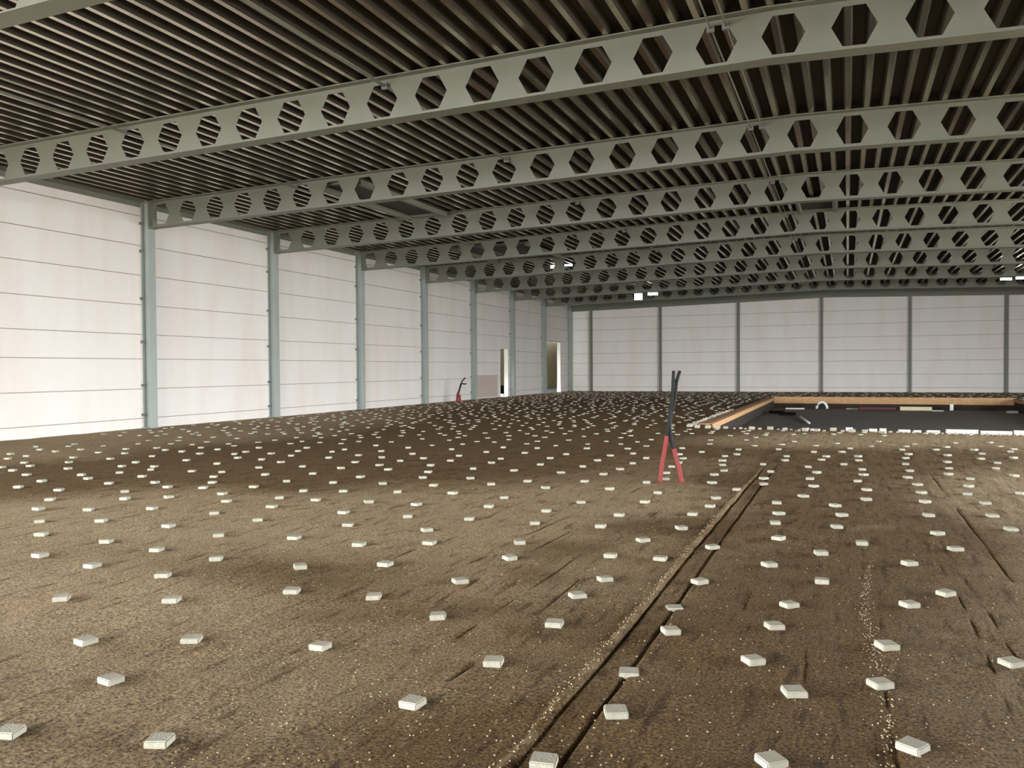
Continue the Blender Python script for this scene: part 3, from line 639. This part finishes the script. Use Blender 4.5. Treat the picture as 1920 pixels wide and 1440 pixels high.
# ------------------------------------------------------------ concrete blocks set out on a grid over the sand
BL = """-104,289,10,1017,1424 -26,319,40,1445,1424 23,350,60,1709,1396 -249,250,20,300,1388 -311,234,15,18,1374 -90,340,22,1155,1334 -175,319,-5,774,1315 -22,391,22,1487,1294 14,416,32,1651,1278 -321,293,-8,209,1272 -97,391,14,1180,1254 -162,378,12,925,1240 75,470,35,1898,1237 -43,425,38,1411,1237 -257,369,-2,600,1208 19,473,30,1662,1208 -379,330,-10,162,1200 -330,355,25,360,1194 -90,457,30,1258,1182 -38,487,30,1451,1171 -154,447,10,1040,1168 -223,438,22,822,1153 -98,510,22,1265,1132 35,560,35,1704,1131 -33,536,42,1481,1130 -394,407,25,320,1126 -466,388,36,114,1120 -160,510,40,1082,1114 -282,464,22,702,1114 58,595,45,1774,1111 -338,454,22,547,1106 -16,600,2,1541,1088 -246,517,45,864,1087 -93,573,45,1311,1087 -155,557,40,1133,1083 -448,455,27,304,1079 -372,510,42,563,1063 -524,463,0,174,1058 -53,636,37,1443,1058 42,675,35,1706,1056 -320,543,0,723,1055 -451,512,30,405,1046 -132,631,2,1238,1045 -240,593,-36,956,1044 -170,627,3,1145,1040 -592,474,0,76,1039 -19,688,18,1540,1037 79,740,20,1792,1029 -521,523,15,295,1028 -101,685,40,1335,1024 -376,596,10,673,1019 11,741,3,1616,1017 -323,620,3,804,1017 -254,650,27,974,1015 -587,533,22,199,1013 -159,691,42,1207,1012 -54,738,-23,1459,1008 -445,602,9,551,1006 -514,587,38,409,1002 72,804,37,1759,1000 -670,538,26,78,999 -352,671,47,801,992 134,849,16,1895,991 -139,756,35,1277,989 -9,808,18,1570,987 -588,605,5,316,985 -210,741,4,1127,985 -434,669,21,653,982 -62,809,9,1453,980 -274,741,17,1003,977 -672,605,21,190,975 -729,584,45,75,975 -531,661,37,483,973 -340,736,17,880,971 -402,726,27,764,967 73,902,11,1741,965 -5,874,28,1579,965 130,922,16,1861,965 -209,805,-1,1161,964 -142,832,2,1298,963 -63,866,35,1461,961 -597,676,37,401,961 -474,723,9,645,960 -287,810,10,1025,954 -742,652,25,167,953 -793,634,4,72,953 -683,680,6,286,951 -567,729,10,509,949 -351,809,11,916,948 -133,886,-6,1332,948 -12,936,-45,1565,946 -430,796,-12,780,944 -70,931,6,1457,942 136,1011,14,1847,940 -203,891,-5,1210,940 -486,791,42,692,940 77,994,37,1735,939 -269,872,20,1089,939 -638,742,18,424,939 -548,781,15,592,937 19,989,21,1625,935 -762,719,17,234,934 -844,690,27,94,934 -135,943,25,1343,933 -358,869,20,945,932 -599,784,36,524,932 -723,745,-25,316,931 -46,990,36,1506,929 -681,785,10,417,925 -203,957,9,1234,924 -427,879,-4,849,924 183,1096,46,1914,923 127,1077,-9,1814,923 -492,865,25,745,922 79,1069,38,1727,921 -558,851,26,644,920 -606,839,26,570,919 -813,767,-41,235,919 -121,1012,1,1381,918 21,1067,-48,1626,917 -899,747,24,110,917 -265,976,-5,1143,915 -738,817,20,381,914 -341,960,40,1023,913 -788,810,7,314,912 -685,846,18,476,912 -969,747,26,35,912 -38,1075,-43,1526,911 -477,928,7,813,910 136,1145,39,1817,909 -413,960,26,921,908 -96,1074,17,1432,907 80,1140,26,1720,906 -547,924,40,717,906 -762,860,20,399,904 -158,1069,38,1335,904 -235,1042,9,1213,904 -892,816,25,204,904 -613,912,23,625,904 -842,844,1,291,902 -991,798,2,79,901 12,1143,-5,1609,901 -382,1007,9,990,901 -313,1031,0,1097,901 -680,905,37,538,901 -45,1145,-3,1519,897 -220,1085,27,1248,897 -101,1131,43,1432,896 -955,839,2,165,896 -463,1007,41,882,896 147,1222,2,1820,895 -526,992,40,792,895 73,1208,22,1702,893 -611,974,-5,676,893 -803,909,24,401,893 -902,881,20,267,892 204,1270,26,1901,890 -1074,841,21,50,889 -750,951,16,498,889 -167,1150,40,1339,889 20,1214,43,1620,889 -999,867,23,153,889 -694,983,26,586,887 126,1262,24,1779,887 -311,1113,-1,1132,887 -546,1046,11,803,885 -39,1218,39,1532,885 -370,1106,37,1052,885 -233,1152,44,1249,885 -830,956,43,415,884 -972,908,42,224,884 -99,1210,5,1445,883 -880,952,22,361,882 -161,1202,-1,1357,881 -441,1108,-1,964,881 -444,1106,18,959,881 -1141,871,26,24,881 80,1283,12,1705,881 -954,948,44,282,879 19,1276,15,1616,879 -619,1061,10,727,879 -504,1106,23,887,878 133,1328,3,1779,877 -692,1050,-32,639,877 194,1348,1,1867,877 -305,1180,37,1162,877 -1085,918,-7,127,877 -813,1016,45,486,876 -759,1049,27,567,874 -975,976,8,289,874 -1203,900,7,3,874 -53,1286,6,1515,874 -240,1230,15,1260,873 -1029,966,6,229,873 -364,1189,21,1092,873 -1173,925,17,57,872 -585,1129,4,807,871 -659,1104,-2,712,871 -430,1188,8,1013,870 -173,1274,19,1354,870 -5,1338,-1,1582,869 -908,1036,27,407,869 80,1366,-5,1698,869 -117,1300,5,1431,869 -304,1253,12,1186,867 207,1424,-2,1871,867 -1050,1013,21,254,866 -1224,955,25,45,866 -512,1192,42,921,866 -239,1282,2,1273,866 -827,1087,-16,527,866 139,1408,17,1776,866 -719,1131,9,666,865 -1161,984,-12,129,865 -659,1167,36,750,863 -181,1333,-13,1354,862 -586,1199,12,844,862 16,1399,13,1610,862 -90,1363,25,1472,862 -365,1272,41,1121,862 -995,1064,19,349,862 -882,1110,17,491,861 -38,1397,24,1540,860 192,1473,15,1840,860 -1304,987,20,15,859 -791,1165,18,617,858 -936,1117,3,446,858 -522,1254,20,939,858 -244,1345,39,1281,858 85,1454,17,1698,858 -1143,1049,4,207,858 241,1505,23,1901,858 -642,1214,8,794,858 -300,1327,5,1211,858 -446,1279,-2,1032,858 -1219,1042,12,137,856 -716,1207,45,716,856 -363,1341,35,1144,854 -92,1430,11,1475,854 -32,1450,-39,1549,854 16,1465,-30,1609,854 -1314,1029,37,50,854 -1102,1099,34,285,854 -186,1399,16,1359,854 -872,1174,22,546,854 -605,1271,16,861,853 150,1518,35,1776,853 -772,1225,8,672,852 93,1517,36,1704,851 -261,1402,43,1274,851 -440,1343,25,1062,851 -171,1431,27,1381,851 205,1563,2,1841,850 -1376,1047,5,20,850 -990,1173,26,440,850 -1049,1154,0,375,850 -693,1270,44,773,850 -934,1201,-2,509,849 -1185,1119,-4,234,849 -338,1395,25,1187,849 -516,1347,9,984,848 -53,1507,-3,1526,847 -1247,1119,19,185,847 -997,1211,0,461,846 -233,1458,18,1315,846 -1108,1174,24,341,846 -848,1259,36,622,846 -9,1531,26,1579,846 -1333,1102,9,104,846 -587,1344,19,912,846 254,1616,-6,1895,846 -912,1248,19,559,845 -769,1295,18,715,845 -1153,1181,15,310,844 88,1602,6,1691,842 -112,1537,3,1460,842 -1323,1147,-3,151,842 142,1619,12,1755,842 -1074,1227,17,408,842 -662,1360,23,847,842 -1398,1123,24,75,842 -849,1300,34,646,842 203,1639,-40,1827,842 -178,1516,-2,1385,842 -1249,1182,15,236,841 267,1669,13,1900,841 -437,1454,-5,1100,840 -367,1476,-5,1177,840 4,1606,10,1594,839 -1021,1277,-4,485,839 -277,1516,20,1279,839 -752,1363,15,766,839 -1209,1217,-1,294,839 -934,1305,-5,575,839 -1127,1243,22,377,839 -526,1436,25,1007,839 -589,1427,18,944,838 164,1678,26,1774,837 -1467,1169,-35,67,836 -833,1383,23,705,835 255,1729,27,1875,835 41,1661,0,1635,835 -159,1597,31,1415,835 -1097,1299,18,439,835 99,1680,20,1699,835 -347,1537,-5,1212,835 -1413,1198,24,129,835 -55,1642,39,1529,834 -511,1497,19,1042,834 -735,1425,26,810,834 -1356,1228,43,194,834 -114,1635,43,1466,833 -1193,1292,35,360,833 -689,1464,23,867,832 -923,1402,18,640,831 -1252,1298,17,321,831 -1020,1371,-8,545,831 -403,1566,17,1164,831 -1317,1277,42,259,831 -463,1547,14,1102,831 -243,1617,-4,1331,831 117,1731,-2,1716,831 -575,1512,8,988,831 -1139,1333,27,429,831 -1443,1237,9,140,831 -19,1700,40,1569,830 188,1777,20,1790,829 -978,1410,19,600,829 -1106,1382,-11,485,828 -846,1464,22,734,828 250,1809,44,1856,828 -649,1526,27,927,828 -1217,1360,5,389,827 -687,1527,6,894,827 -96,1712,15,1489,827 -384,1622,16,1195,827 -1028,1420,40,566,827 -916,1455,18,673,827 -576,1575,-1,1008,826 56,1772,-18,1647,826 -445,1615,17,1137,826 -1295,1363,-1,334,825 -1106,1435,3,516,824 -187,1722,6,1400,824 -1367,1354,15,279,824 -254,1701,0,1332,824 -757,1544,20,842,824 -524,1617,4,1066,824 -974,1490,14,645,823 -369,1679,27,1221,823 -645,1593,18,954,823 -823,1551,34,792,822 -1211,1445,18,445,821 -703,1617,-2,914,820 -1105,1507,16,556,819 -969,1549,19,677,819 -933,1560,14,710,819 -176,1794,21,1417,819 -593,1665,-18,1021,819 -1282,1452,8,400,819 -1053,1523,24,602,819 -441,1712,37,1164,819 -769,1611,0,859,819 -1354,1430,36,338,819 -522,1716,16,1095,817 -1092,1556,0,591,816 -431,1759,40,1183,816 -681,1682,-16,954,816 -908,1613,-33,752,816 -773,1654,21,872,816 -231,1820,-3,1369,816 -1058,1582,16,628,815 -1048,1634,6,659,812 -664,1750,4,989,812 -518,1795,41,1118,812 -205,1890,41,1400,812 -853,1693,19,825,812 -584,1774,5,1059,812 -388,1834,4,1234,812 -761,1737,-2,910,811 -1018,1693,6,706,809 -841,1764,-2,859,808 -920,1740,27,794,808 -650,1839,1,1025,807 -597,1854,-3,1069,807 -710,1821,22,974,807 -472,1927,36,1183,805 -787,1852,4,927,804 -699,1878,27,999,804 -843,1835,38,882,804 -530,1928,0,1138,804 -1047,1775,35,719,804 -455,2026,18,1214,800 -782,1930,24,954,800 -538,2042,2,1155,798 -826,1979,18,937,797 -887,1961,6,891,797 -988,1931,17,815,797 -771,1995,37,979,797"""
random.seed(5)
def block_mesh(seed):
    import bmesh
    rr = random.Random(seed); sx, sy, sz = rr.uniform(.090, .097), rr.uniform(.084, .091), rr.uniform(.030, .035)
    bm = bmesh.new(); bmesh.ops.create_cube(bm, size=1)
    for v in bm.verts:
        v.co.x *= sx*(1+rr.uniform(-.03, .03)); v.co.y *= sy*(1+rr.uniform(-.03, .03)); v.co.z = (v.co.z+.5)*sz*(1+rr.uniform(-.03, .03))
    bmesh.ops.bevel(bm, geom=bm.edges[:]+bm.verts[:], offset=.0045, segments=2, affect='EDGES')
    me_ = bpy.data.meshes.new('concrete_block'); bm.to_mesh(me_); bm.free(); me_.materials.append(M['block']); return me_
bms = [block_mesh(s) for s in range(5)]
recs = [tuple(int(v) for v in t.split(',')) for t in BL.split()]
XYB = []
stuff = []
vis = []
for n_, (xc, yc, r_, px, py) in enumerate(recs[:300]):
    dz = -xc/100*sy_+yc/100*cy_; vis.append((max(0, int((dz-2.75)/.6)), px, n_))
rows_ = {}
for rw, px, n_ in sorted(vis): rows_.setdefault(rw, []).append(n_)
RC = {n_: (i_+1, j_+1) for i_, rw in enumerate(sorted(rows_)) for j_, n_ in enumerate(rows_[rw])}
print('rows', [len(v) for v in rows_.values()])
def where(x, y, px):
    if y > 7.5: return 'small'
    return 'pale'
for n_, (xc, yc, r_, px, py) in enumerate(recs):
    x, y = xc/100, yc/100; XYB.append((x, y))
    if x < XL+.3 or any(math.hypot(x-a_, y-b_) < .17 for a_, b_ in XYB[:-1]): continue
    if n_ >= 300: stuff.append((x, y, r_)); continue
    o = bpy.data.objects.new('concrete_block', bms[n_ % 5]); col.objects.link(o)
    o.location = (x, y, gz(x, y)-.002)
    o.rotation_euler = (random.uniform(-.03, .03), random.uniform(-.03, .03), math.radians(r_))
    look = 'pale'
    if n_ < 90:
        g_ = (r_-22) % 90; look = 'square-on' if g_ < 13 or g_ > 77 else 'corner-on' if 32 < g_ < 58 else 'slightly turned'
    rw, cl = RC[n_]
    tag(o, look+' concrete block, %s from the left in the %s row from the bottom' % (ordinal(cl), ordinal(rw)), 'concrete block', 'concrete blocks set out over the sand')
# the rest of the grid, towards the far wall, as one object
arr = np.array(XYB)
for iy in range(0, 62):
    for ix in range(-28, 26):
        x = ix*.6+random.gauss(0, .13)+.2; y = 14.5+iy*.6+random.gauss(0, .13)
        if not (XL+.4 < x < XR-.4 and y < YF-.6): continue
        if PX0-.6 < x < PX1+.2 and PY0-.35 < y < PY1+.4: continue
        if np.min(np.hypot(arr[:, 0]-x, arr[:, 1]-y)) < .45: continue
        a_, b_ = proj_pct(x, y, 0)
        if a_ < -3 or a_ > 103: continue
        if b_*14.4 > 818: continue
        stuff.append((x, y, random.uniform(-45, 45)))
sb = MB()
for x, y, r_ in stuff:
    c_, s_ = math.cos(math.radians(r_))*.043, math.sin(math.radians(r_))*.043; z = gz(x, y)-.002
    v = [(x+a_*c_-b_*s_, y+a_*s_+b_*c_, z+h_) for h_ in (0, .022) for a_, b_ in ((-1, -1), (1, -1), (1, 1), (-1, 1))]
    sb.add(v, [(0,3,2,1),(4,5,6,7),(0,1,5,4),(1,2,6,5),(2,3,7,6),(3,0,4,7)])
o = sb.build('concrete_block_field', 'block')
tag(o, 'hundreds of tiny pale concrete blocks covering the distant sand up to the far wall', 'concrete blocks', 'concrete blocks set out over the sand', 'stuff')
print('stuff blocks', len(stuff))

# ------------------------------------------------------------ loose gravel on the sand
random.seed(21)
pb = MB()
def pebble(x, y, s_):
    z = gz(x, y); a_ = random.uniform(0, 6.28); c_, q_ = math.cos(a_), math.sin(a_); v = []
    for dx, dy, dz in ((-1, 0, .1), (0, -1, .15), (1.1, 0, .1), (0, .8, .1), (0.1, 0, .9), (0, 0, -.3)):
        dx *= random.uniform(.7, 1.2)*s_; dy *= random.uniform(.7, 1.2)*s_
        v.append((x+dx*c_-dy*q_, y+dx*q_+dy*c_, z+dz*s_))
    pb.add(v, [(0,1,4),(1,2,4),(2,3,4),(3,0,4),(1,0,5),(2,1,5),(3,2,5),(0,3,5)])
for k in range(2600):
    y = 2.3+7.5*random.random()**1.6; x = -y*.85-.3+random.random()*y*1.15
    pebble(x, y, random.uniform(.0025, .0065))
for k in range(420):      # thin trail of gravel right of the rut
    y = 2.3+random.random()**1.3*4.5; pebble(.13+.03*math.sin(y*2)+random.gauss(0, .018), y, random.uniform(.003, .007))
for k in range(500):
    y = 2.5+random.random()*7; pebble(-1.18+random.gauss(0, .022), y, random.uniform(.003, .007))
o = pb.build('loose_gravel', mat('pale_gravel', (160, 142, 114), .9, 0, .2, 40))
tag(o, 'loose pale gravel specks scattered over the brown sand in the foreground', 'gravel', None, 'stuff')
